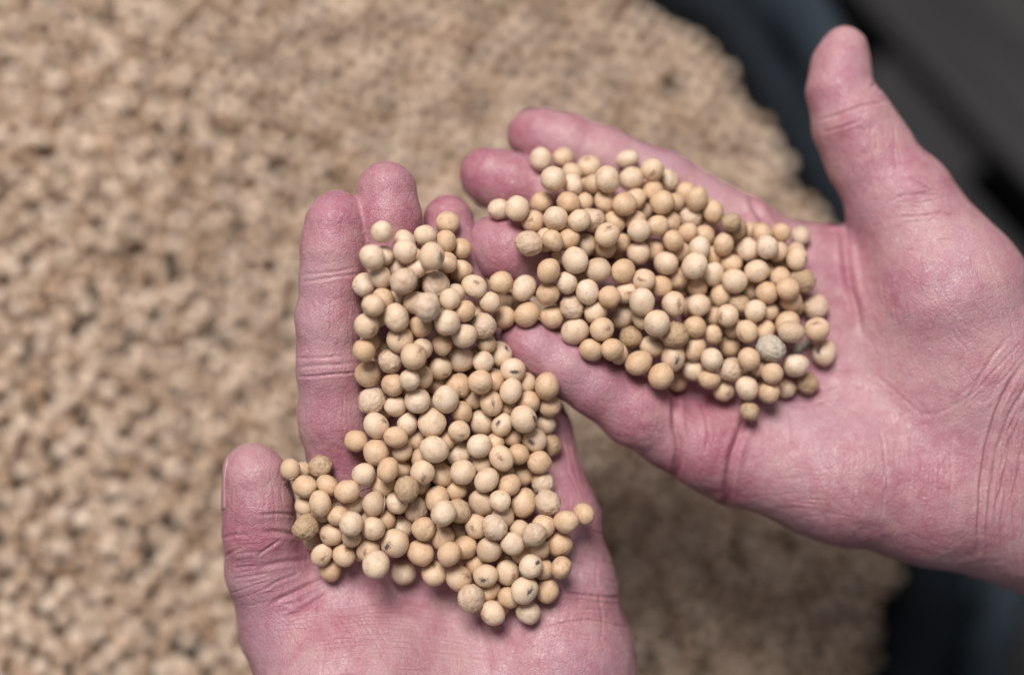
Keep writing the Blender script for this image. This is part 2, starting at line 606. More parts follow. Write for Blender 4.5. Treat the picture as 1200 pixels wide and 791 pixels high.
def surface_nets(spec, h):
    pts = []
    for ch in spec['palm'] + [c for c, _ in spec['fingers']]:
        for p in ch:
            c, r = J(*p)
            pts += [c - r, c + r]
    pts = np.array(pts)
    lo, hi = pts.min(0) - 0.006, pts.max(0) + 0.006
    lo = np.maximum(lo, spec['lo']); hi = np.minimum(hi, spec['hi'])
    f = 4
    nc = np.ceil((hi - lo) / (h * f)).astype(int) + 1
    n = (nc - 1) * f + 1
    ax = [lo[i] + np.arange(nc[i]) * h * f for i in range(3)]
    C = np.stack(np.meshgrid(*ax, indexing='ij'), -1).reshape(-1, 3)
    c = hand_field(C, spec).reshape(nc)
    # upsample
    up = c
    for axs in range(3):
        m = up.shape[axs]
        t = np.arange((m - 1) * f + 1) / f
        i0 = np.minimum(t.astype(int), m - 2); w = t - i0
        sh = [1, 1, 1]; sh[axs] = -1
        up = np.take(up, i0, axs) * (1 - w.reshape(sh)) + np.take(up, i0 + 1, axs) * w.reshape(sh)
    idx = np.argwhere(np.abs(up) < h * f * 1.3)
    V = up.astype(np.float64).copy()
    vals = hand_field(lo + idx * h, spec)
    V[idx[:, 0], idx[:, 1], idx[:, 2]] = vals
    # close the volume at the box limits
    for axs in range(3):
        for e in (0, -1):
            sl = [slice(None)] * 3; sl[axs] = e
            V[tuple(sl)] = np.maximum(V[tuple(sl)], h * 0.5)
    inside = V < 0
    N = np.array(V.shape)
    cn = N - 1
    acc = np.zeros((*cn, 3)); cnt = np.zeros(cn)
    base = np.stack(np.meshgrid(*[np.arange(k) for k in cn], indexing='ij'), -1)
    corners = [(i, j, k) for i in (0, 1) for j in (0, 1) for k in (0, 1)]

    def sub(A, c): return A[c[0]:c[0] + cn[0], c[1]:c[1] + cn[1], c[2]:c[2] + cn[2]]
    for axs in range(3):
        for c in corners:
            if c[axs]: continue
            d = list(c); d[axs] = 1
            a, b = sub(V, c), sub(V, d)
            m = (a < 0) != (b < 0)
            ii = np.nonzero(m)
            t = a[ii] / (a[ii] - b[ii])
            p = np.tile(np.array(c, float), (len(t), 1)); p[:, axs] = t
            acc[ii] += p; cnt[ii] += 1
    act = cnt > 0
    vid = -np.ones(cn, int)
    vid[act] = np.arange(act.sum())
    verts = lo + (base[act] + acc[act] / cnt[act][:, None]) * h
    faces = []
    for axs in range(3):
        u, w = (axs + 1) % 3, (axs + 2) % 3
        s0 = [slice(1, N[i] - 1) for i in range(3)]; s1 = list(s0)
        s0[axs] = slice(0, N[axs] - 1); s1[axs] = slice(1, N[axs])
        a, b = inside[tuple(s0)], inside[tuple(s1)]
        g = np.argwhere(a != b)
        fl = a[a != b]
        o = np.array([1, 1, 1]); o[axs] = 0
        g = g + o
        eu, ew = np.eye(3, dtype=int)[u], np.eye(3, dtype=int)[w]
        q = [vid[tuple((g - eu - ew).T)], vid[tuple((g - ew).T)], vid[tuple(g.T)], vid[tuple((g - eu).T)]]
        q = np.stack(q, -1)
        q[~fl] = q[~fl][:, ::-1]
        faces.append(q)
    faces = np.concatenate(faces)
    faces = faces[(faces >= 0).all(1)]
    return verts, faces


def vertex_normals(v, f):
    n = np.cross(v[f[:, 2]] - v[f[:, 0]], v[f[:, 3]] - v[f[:, 1]])
    out = np.zeros_like(v)
    for k in range(3):
        for c in range(4):
            out[:, k] += np.bincount(f[:, c], n[:, k], len(v))
    return out / np.maximum(np.linalg.norm(out, axis=1, keepdims=True), 1e-12)


def subdivide(v, f):
    """one Catmull-Clark step on an all-quad mesh"""
    nv, nf = len(v), len(f)
    fp = v[f].mean(1)
    e = np.stack([f, np.roll(f, -1, 1)], -1).reshape(-1, 2)
    es = np.sort(e, 1)
    key = es[:, 0].astype(np.int64) * nv + es[:, 1]
    uk, inv = np.unique(key, return_inverse=True)
    a, b = uk // nv, uk % nv
    ne = len(uk)
    fidx = np.repeat(np.arange(nf), 4)
    cnt = np.bincount(inv, minlength=ne)
    fs = np.stack([np.bincount(inv, fp[fidx, k], ne) for k in range(3)], -1)
    mid = (v[a] + v[b]) / 2
    ep = np.where((cnt == 2)[:, None], (mid * 2 + fs) / 4, mid)
    val = np.bincount(a, minlength=nv) + np.bincount(b, minlength=nv)
    E = np.stack([np.bincount(a, mid[:, k], nv) + np.bincount(b, mid[:, k], nv) for k in range(3)], -1) / np.maximum(val, 1)[:, None]
    fl = f.ravel()
    fc = np.bincount(fl, minlength=nv)
    Q = np.stack([np.bincount(fl, fp[fidx, k], nv) for k in range(3)], -1) / np.maximum(fc, 1)[:, None]
    n = np.maximum(val, 3)[:, None]
    vp = (Q + 2 * E + (n - 3) * v) / n
    V = np.concatenate([vp, ep, fp])
    ei = inv.reshape(nf, 4) + nv
    fi = np.arange(nf) + nv + ne
    quads = [np.stack([f[:, k], ei[:, k], fi, ei[:, (k + 3) % 4]], -1) for k in range(4)]
    Fq = np.concatenate(quads).astype(np.int32)
    return V, vertex_normals(V, Fq), Fq


def project(v):
    return 600 + F * v[:, 0] / v[:, 2], 395.5 - F * v[:, 1] / v[:, 2]


def fold_field(px, py, folds):
    out = np.zeros(len(px))
    for poly, w, depth in folds:
        poly = np.array(poly, float)
        m = w * 3.2 + 2
        sel = np.nonzero((px > poly[:, 0].min() - m) & (px < poly[:, 0].max() + m) & (py > poly[:, 1].min() - m) & (py < poly[:, 1].max() + m))[0]
        if not len(sel): continue
        X, Y = px[sel], py[sel]
        best = np.full(len(sel), 1e9); along = np.zeros(len(sel))
        seglen = np.hypot(*(poly[1:] - poly[:-1]).T)
        tot = seglen.sum(); acc = 0
        for (a, b), L in zip(zip(poly[:-1], poly[1:]), seglen):
            t = np.clip(((X - a[0]) * (b[0] - a[0]) + (Y - a[1]) * (b[1] - a[1])) / max(L * L, 1e-9), 0, 1)
            d = np.hypot(X - a[0] - t * (b[0] - a[0]), Y - a[1] - t * (b[1] - a[1]))
            q = d < best
            best[q] = d[q]; along[q] = (acc + t[q] * L) / tot
            acc += L
        fade = np.clip(np.minimum(along, 1 - along) * 5 + 0.12, 0, 1)
        g = -np.exp(-(best / w) ** 2) + 0.32 * np.exp(-((best - 2.0 * w) / (0.9 * w)) ** 2)
        out[sel] += depth * fade * g
    return out


def wiggle(poly, amp, n=5):
    poly = np.array(poly, float)
    for _ in range(2):                                   # round the corners
        if len(poly) > 2:
            q = np.concatenate([poly[:1], *[np.array([0.75 * a + 0.25 * b, 0.25 * a + 0.75 * b]) for a, b in zip(poly[:-1], poly[1:])], poly[-1:]])
            poly = q
    seg = np.concatenate([[0], np.cumsum(np.hypot(*(poly[1:] - poly[:-1]).T))])
    m = max(6, int(seg[-1] / 4))
    t = np.linspace(0, seg[-1], m)
    p = np.stack([np.interp(t, seg, poly[:, 0]), np.interp(t, seg, poly[:, 1])], -1)
    ph = rng.uniform(0, 6.28, 4)
    for k in range(2):
        p[:, k] += amp * 1.1 * np.sin(t / 17 + ph[k]) + amp * 0.55 * np.sin(t / 7.3 + ph[k + 2])
    return p


def patch(A, B, n, amp, w, depth, cut=0.35):
    """n fine folds interpolated between two guide lines, each running over a random stretch"""
    A, B = np.array(A, float), np.array(B, float)
    out = []
    for i in range(n):
        s = (i + rng.uniform(0.1, 0.9)) / n
        L = A * (1 - s) + B * s
        L = wiggle(L, amp, 7)
        a = rng.uniform(0, cut); b = 1 - rng.uniform(0, cut)
        k = len(L)
        L = L[int(a * k): max(int(a * k) + 3, int(math.ceil(b * k)))]
        if len(L) > 1:
            out.append((L, w * rng.uniform(0.75, 1.3), depth * rng.uniform(0.4, 1.2)))
    return out


LEFT = {
    'lo': np.array((-1, -0.128, 0)), 'hi': np.array((1, 1, 1)), 'kp': 0.013,
    'palm': [
        [(425, 600, 30, 48), (455, 760, 40, 60), (500, 960, 44, 92)],
        [(505, 585, 33, 48), (515, 760, 40, 60), (530, 960, 44, 92)],
        [(580, 590, 34, 47), (585, 760, 40, 60), (565, 960, 44, 92)],
        [(652, 612, 32, 48), (655, 690, 33, 62), (648, 775, 34, 92), (610, 960, 44, 100)],
        [(352, 745, 23, 52), (412, 806, 24, 106), (520, 845, 31, 108)],
        [(412, 620, 30, 40), (375, 700, 28, 40)],
        [(540, 1000, 44, 120), (540, 1400, 70, 125)],
        [(432, 470, 30, 20), (470, 600, 33, 38)], [(512, 460, 35, 20), (545, 600, 35, 38)], [(588, 480, 38, 20), (620, 610, 36, 38)],
    ],
    'fingers': [
        ([(396, 248, 8.5, 25), (393, 261, 7.5, 33), (391, 292, 8, 37), (389, 328, 9, 35.5), (386, 375, 10.5, 38), (387, 428, 13, 38), (393, 490, 18, 42), (415, 600, 29, 44)], 0.006),
        ([(453, 224, 12, 35), (455, 258, 12, 37), (460, 300, 14, 36), (475, 400, 20, 38), (500, 585, 32, 44)], 0.006),
        ([(525, 259, 24, 30), (528, 290, 23, 32), (540, 350, 24, 33), (555, 440, 28, 36), (578, 590, 33, 42)], 0.006),
        ([(590, 392, 38, 27), (602, 430, 38, 30), (630, 500, 34, 37), (655, 612, 31, 46)], 0.006),
        ([(295, 550, 14, 31), (299, 560, 13, 36), (303, 590, 14, 40), (305, 625, 16, 42), (312, 665, 20, 46), (338, 730, 27, 56), (400, 810, 32, 80)], 0.008),
    ],
}
RIGHT = {
    'lo': np.array((-1, -1, 0)), 'hi': np.array((0.192, 1, 1)), 'kp': 0.013,
    'palm': [
        [(940, 322, 46, 48), (1060, 430, 46, 66), (1240, 545, 48, 90)],
        [(905, 388, 45, 48), (1050, 470, 47, 64), (1240, 555, 48, 90)],
        [(885, 455, 42, 48), (1040, 520, 45, 64), (1240, 575, 48, 90)],
        [(865, 535, 36, 54), (985, 556, 36, 76), (1090, 572, 38, 84), (1240, 600, 48, 96)],
        [(1060, 238, 34, 54), (1108, 345, 33, 88), (1135, 430, 40, 104), (1240, 530, 46, 110)],
        [(945, 316, 48, 42), (1040, 312, 56, 34)],
        [(1240, 560, 48, 112), (1500, 690, 62, 118)],
        [(670, 375, 36, 20), (860, 495, 44, 40)], [(720, 300, 43, 20), (890, 420, 47, 40)], [(775, 268, 52, 15), (912, 366, 51, 36)],
    ],
    'fingers': [
        ([(622, 158, 44, 27), (632, 161, 43, 32.5), (665, 171, 42, 35.5), (705, 185, 42, 35), (775, 216, 42, 38), (870, 272, 43, 41), (945, 325, 46, 46)], 0.006),
        ([(567, 204, 36, 28), (575, 208, 35, 33), (600, 217, 34, 36), (640, 228, 35, 36), (720, 265, 38, 38), (905, 385, 45, 45)], 0.006),
        ([(578, 288, 24, 34), (594, 294, 23, 38.5), (635, 308, 27, 37), (720, 345, 33, 38), (885, 455, 42, 44)], 0.006),
        ([(612, 396, 22, 26), (628, 408, 21, 31), (665, 430, 21, 35), (700, 452, 22, 35.5), (745, 483, 25, 40), (790, 510, 30, 40), (828, 524, 31, 48), (868, 540, 36, 50)], 0.006),
        ([(989, 57, 37, 26), (985, 76, 36, 32), (984, 106, 35, 37), (1000, 146, 35, 46), (1018, 180, 36, 50), (1056, 240, 35, 59), (1108, 345, 36, 84)], 0.005),
    ],
}

LEFT['folds'] = [
    ([(350, 331), (385, 327), (424, 320)], 1.7, 0.32), ([(352, 322), (390, 318), (420, 314)], 1.4, 0.2),
    ([(346, 430), (385, 429), (424, 424)], 1.8, 0.36), ([(348, 440), (380, 441), (420, 436)], 1.5, 0.3),
    ([(345, 418), (380, 420), (400, 417)], 1.4, 0.2),
    ([(258, 632), (275, 627), (292, 626)], 1.8, 0.4), ([(258, 655), (272, 645), (286, 640)], 1.8, 0.35),
    ([(300, 603), (325, 600), (348, 604)], 1.8, 0.25),
    ([(306, 625), (330, 623), (366, 627)], 2.8, 0.62), ([(306, 664), (332, 660), (362, 655)], 2.8, 0.6),
    ([(316, 706), (350, 692), (384, 678)], 2.8, 0.75), ([(335, 722), (355, 714), (386, 694)], 2.6, 0.6),
    ([(300, 650), (318, 640), (330, 632)], 1.6, 0.3), ([(308, 690), (330, 680), (352, 672)], 1.7, 0.4),
    ([(375, 700), (372, 722), (380, 760), (376, 791)], 1.5, 0.15),
    ([(690, 622), (712, 625), (735, 640)], 1.7, 0.35), ([(675, 650), (700, 655), (735, 668)], 1.5, 0.25),
    ([(655, 690), (690, 700), (735, 700)], 1.6, 0.3), ([(640, 735), (690, 725), (740, 735)], 1.5, 0.25),
    ([(545, 690), (560, 720), (575, 760), (580, 800)], 2.0, 0.25),
]
LEFT['folds'] += patch([(355, 345), (354, 420)], [(414, 340), (414, 420)], 20, 0.9, 1.1, 0.085, 0.6)
LEFT['folds'] += patch([(352, 450), (352, 530)], [(408, 450), (410, 530)], 11, 0.7, 1.2, 0.10)
LEFT['folds'] += patch([(385, 700), (470, 690), (560, 708)], [(310, 800), (450, 792), (600, 800)], 30, 1.0, 1.15, 0.14)
LEFT['folds'] += patch([(320, 720), (350, 760)], [(420, 690), (470, 780)], 14, 1.0, 1.1, 0.09)
LEFT['folds'] += patch([(268, 560), (262, 620)], [(335, 560), (342, 610)], 9, 0.7, 1.2, 0.10)
LEFT['folds'] += patch([(262, 640), (305, 636)], [(270, 720), (330, 700)], 12, 1.0, 1.2, 0.16)
LEFT['folds'] += patch([(324, 706), (372, 700)], [(318, 742), (370, 738)], 8, 1.4, 1.4, 0.16, 0.5)
LEFT['folds'] += patch([(640, 600), (730, 640)], [(600, 760), (745, 770)], 24, 1.6, 1.2, 0.13, 0.6)
LEFT['folds'] += patch([(640, 640), (620, 760)], [(730, 640), (740, 770)], 16, 1.6, 1.2, 0.10, 0.7)
LEFT['folds'] += patch([(672, 500), (700, 590)], [(650, 500), (680, 600)], 6, 1.2, 1.3, 0.2)

RIGHT['folds'] = [
    ([(955, 142), (985, 134), (1012, 124), (1050, 118)], 2.0, 0.5), ([(962, 156), (990, 150), (1010, 140)], 1.6, 0.2),
    ([(1028, 114), (1045, 120), (1056, 138)], 2.2, 0.7), ([(1020, 106), (1030, 96), (1032, 84)], 2.0, 0.3),
    ([(988, 258), (991, 300), (997, 340), (1010, 395)], 4.5, 1.2), ([(940, 272), (965, 268), (992, 272)], 2.5, 0.7),
    ([(960, 290), (975, 278), (990, 274)], 2.2, 0.4), ([(878, 225), (890, 252), (908, 282)], 4.0, 1.3),
    ([(1040, 238), (1070, 226), (1110, 232)], 1.8, 0.35), ([(1048, 256), (1085, 250), (1130, 254)], 1.8, 0.3),
    ([(1060, 205), (1080, 215), (1100, 232)], 1.7, 0.3),
    ([(792, 430), (789, 470), (792, 500), (798, 525), (786, 580)], 4.0, 1.3),
    ([(880, 465), (866, 510), (855, 550), (850, 590), (846, 625)], 4.5, 1.4), ([(820, 470), (830, 500), (828, 530)], 2.0, 0.3),
    ([(1148, 650), (1146, 610), (1152, 560), (1158, 510), (1172, 470), (1200, 425)], 2.6, 1.1),
    ([(1156, 660), (1158, 610), (1163, 560), (1170, 520), (1186, 480), (1205, 450)], 2.0, 0.7),
    ([(1176, 680), (1174, 620), (1178, 560), (1186, 510), (1204, 470)], 2.0, 0.6),
    ([(1190, 690), (1188, 620), (1192, 560), (1204, 500)], 2.0, 0.6),
    ([(1015, 430), (1045, 455), (1080, 486), (1100, 484), (1135, 465)], 2.2, 0.09),
    ([(905, 462), (945, 470), (990, 478), (1010, 486)], 1.4, 0.22), ([(920, 480), (960, 476), (1000, 460)], 1.3, 0.2),
    ([(930, 455), (965, 462), (990, 452)], 1.3, 0.18), ([(1030, 505), (1038, 540), (1042, 580)], 1.5, 0.22),
    ([(925, 480), (930, 500), (928, 530)], 1.4, 0.2),
    ([(1130, 480), (1148, 440), (1180, 395)], 1.8, 0.25),
]
RIGHT['folds'] += patch([(1150, 640), (1160, 540), (1200, 440)], [(1215, 700), (1215, 580), (1215, 470)], 24, 1.6, 1.5, 0.26, 0.35)
RIGHT['folds'] += patch([(1105, 455), (1150, 430), (1205, 370)], [(1140, 510), (1165, 480), (1210, 420)], 11, 1.6, 1.3, 0.15, 0.5)
RIGHT['folds'] += patch([(900, 462), (1000, 452)], [(915, 492), (1015, 488)], 9, 2.4, 1.0, 0.10, 0.5)
RIGHT['folds'] += patch([(900, 560), (1000, 545)], [(880, 600), (1010, 610)], 14, 1.5, 1.2, 0.10, 0.6)
RIGHT['folds'] += patch([(950, 500), (940, 600)], [(1120, 500), (1110, 640)], 26, 1.5, 1.2, 0.11, 0.6)
RIGHT['folds'] += patch([(1040, 220), (1110, 215)], [(1060, 300), (1170, 300)], 18, 1.8, 1.2, 0.14, 0.6)
RIGHT['folds'] += patch([(1000, 130), (985, 220)], [(1050, 130), (1060, 210)], 10, 1.2, 1.3, 0.12, 0.5)
RIGHT['folds'] += patch([(1080, 330), (1160, 460)], [(1160, 290), (1200, 420)], 20, 1.8, 1.2, 0.13, 0.6)
RIGHT['folds'] += patch([(1000, 330), (1010, 470)], [(1060, 320), (1090, 470)], 12, 2.0, 1.3, 0.09, 0.6)
RIGHT['folds'] += patch([(660, 430), (690, 470)], [(780, 490), (770, 530)], 16, 1.2, 1.2, 0.09, 0.4)
RIGHT['folds'] += patch([(700, 140), (720, 160)], [(890, 240), (880, 260)], 12, 1.2, 1.3, 0.10, 0.4)

# ruddy places of the skin itself: (px, py, radius px, amount)
LEFT['red'] = [(393, 250, 55, .42), (452, 215, 55, .42), (525, 255, 50, .5), (300, 560, 50, .25), (285, 640, 50, .38), (345, 700, 60, .5), (310, 720, 50, .3),
               (395, 480, 60, .2), (405, 545, 40, .5), (680, 560, 70, .45), (650, 480, 50, .4), (440, 760, 90, -.06), (700, 700, 60, .18)]
RIGHT['red'] = [(610, 150, 60, .38), (565, 210, 60, .4), (590, 290, 60, .5), (610, 410, 50, .35), (740, 480, 90, .38), (830, 500, 70, .42), (860, 570, 50, .4),
                (960, 110, 45, .28), (985, 180, 50, .3), (1045, 190, 40, .25), (1010, 330, 70, .3), (960, 480, 90, .12), (1080, 560, 100, .22), (1180, 600, 80, .05), (980, 290, 50, .3)]


def build_hand(name, spec, h):
    spec['folds'] = [(wiggle(q, 0.8, 9) if len(q) <= 6 and d > 0.15 else q, w, d * (0.85 if d > 0.3 else 1.55)) for q, w, d in spec['folds']]
    v, f = surface_nets(spec, h)
    v, no, f = subdivide(v, f)
    px, py = project(v)
    view = -v / np.linalg.norm(v, axis=1, keepdims=True)
    facing = np.clip((np.einsum('ij,ij->i', no, view) - 0.02) / 0.3, 0, 1)
    lump = np.array([mnoise.fractal(Vector(p * 130), 0.8, 2.0, 3) for p in v]) * 0.00022
    disp = fold_field(px, py, spec['folds']) * 0.001 * facing + lump
    red = np.zeros(len(v))
    for x, y, r, a in spec['red']:
        red += a * np.exp(-((px - x) ** 2 + (py - y) ** 2) / (r * r))
    red += 0.12 * np.clip(-fold_field(px, py, [(q, w * 1.6, d) for q, w, d in spec['folds'] if d > 0.3]), 0, 1)
    v2 = v + no * disp[:, None]
    me = mesh_from(name, to_world(v2), f)
    at = me.attributes.new('redness', 'FLOAT', 'POINT')
    at.data.foreach_set('value', np.clip(red + 0.18, 0, 1).astype(np.float32))
    o = link(name, me, SKIN)
    return o, v2


hand_l, VL = build_hand('hand', LEFT, 0.0009)
tag(hand_l, 'open cupped left hand reaching in from below, fingers pointing up, holding soybeans', 'hand')
hand_r, VR = build_hand('hand', RIGHT, 0.0009)
tag(hand_r, 'open right hand reaching in from the right, thumb raised, holding soybeans', 'hand')


# ------------------------------------------------------------------ thumb nails
def nail(spec, parent, a, b, facing, width, label):
    """a curved plate laid on the thumb: a, b = ends of its midline (px, py, d); facing = camera-space direction it looks"""
    A, B = J(*a, 1)[0], J(*b, 1)[0]
    axis = (B - A) / np.linalg.norm(B - A)
    L = np.linalg.norm(B - A)
    fz = np.array(facing, float); fz -= axis * (fz @ axis); fz /= np.linalg.norm(fz)
    sx = np.cross(axis, fz)
    nu, nv = 13, 15
    org = []
    for i in range(nu):
        for j in range(nv):
            u, w = i / (nu - 1), j / (nv - 1) * 2 - 1
            ww = width * (1 - 0.18 * (abs(2 * u - 1) ** 4))
            th = w * math.radians(62)
            d = fz * math.cos(th) + sx * math.sin(th)
            uu = u + (0.10 * (w * w) * (1 if u < 0.5 else -1) * abs(2 * u - 1))
            org.append((A + axis * L * uu + sx * math.sin(th) * ww * 0.15, d))
    Pn = np.array([o for o, d in org]); Dn = np.array([d for o, d in org])
    t = np.full(len(Pn), 0.022)
    for _ in range(60):
        s = hand_field(Pn + Dn * t[:, None], spec)
        t -= np.clip(s, -0.002, 0.002) * 0.8
    top = Pn + Dn * (t + 0.00012)[:, None]
    bot = Pn + Dn * (t - 0.0008)[:, None]
    V = np.concatenate([top, bot])
    n = nu * nv
    fs = []
    for i in range(nu - 1):
        for j in range(nv - 1):
            q = (i * nv + j, i * nv + j + 1, (i + 1) * nv + j + 1, (i + 1) * nv + j)
            fs.append(q); fs.append(tuple(x + n for x in q[::-1]))
    rim = [j for j in range(nv)] + [i * nv + nv - 1 for i in range(1, nu)] + [(nu - 1) * nv + j for j in range(nv - 2, -1, -1)] + [i * nv for i in range(nu - 2, 0, -1)]
    for p, q in zip(rim, rim[1:] + rim[:1]):
        fs.append((q, p, p + n, q + n))
    o = link('thumbnail', mesh_from('thumbnail', to_world(V), fs), NAIL, parent)
    o['label'] = label
    return o


nail(LEFT, hand_l, (291, 528, 14), (302, 592, 15), (-1.0, 0.05, 0.35), 0.009, 'pale nail on the outer side of the left thumb')
nail(RIGHT, hand_r, (990, 42, 37), (1003, 98, 35), (1.0, 0.25, 1.15), 0.009, 'nail on the far side of the raised thumb')


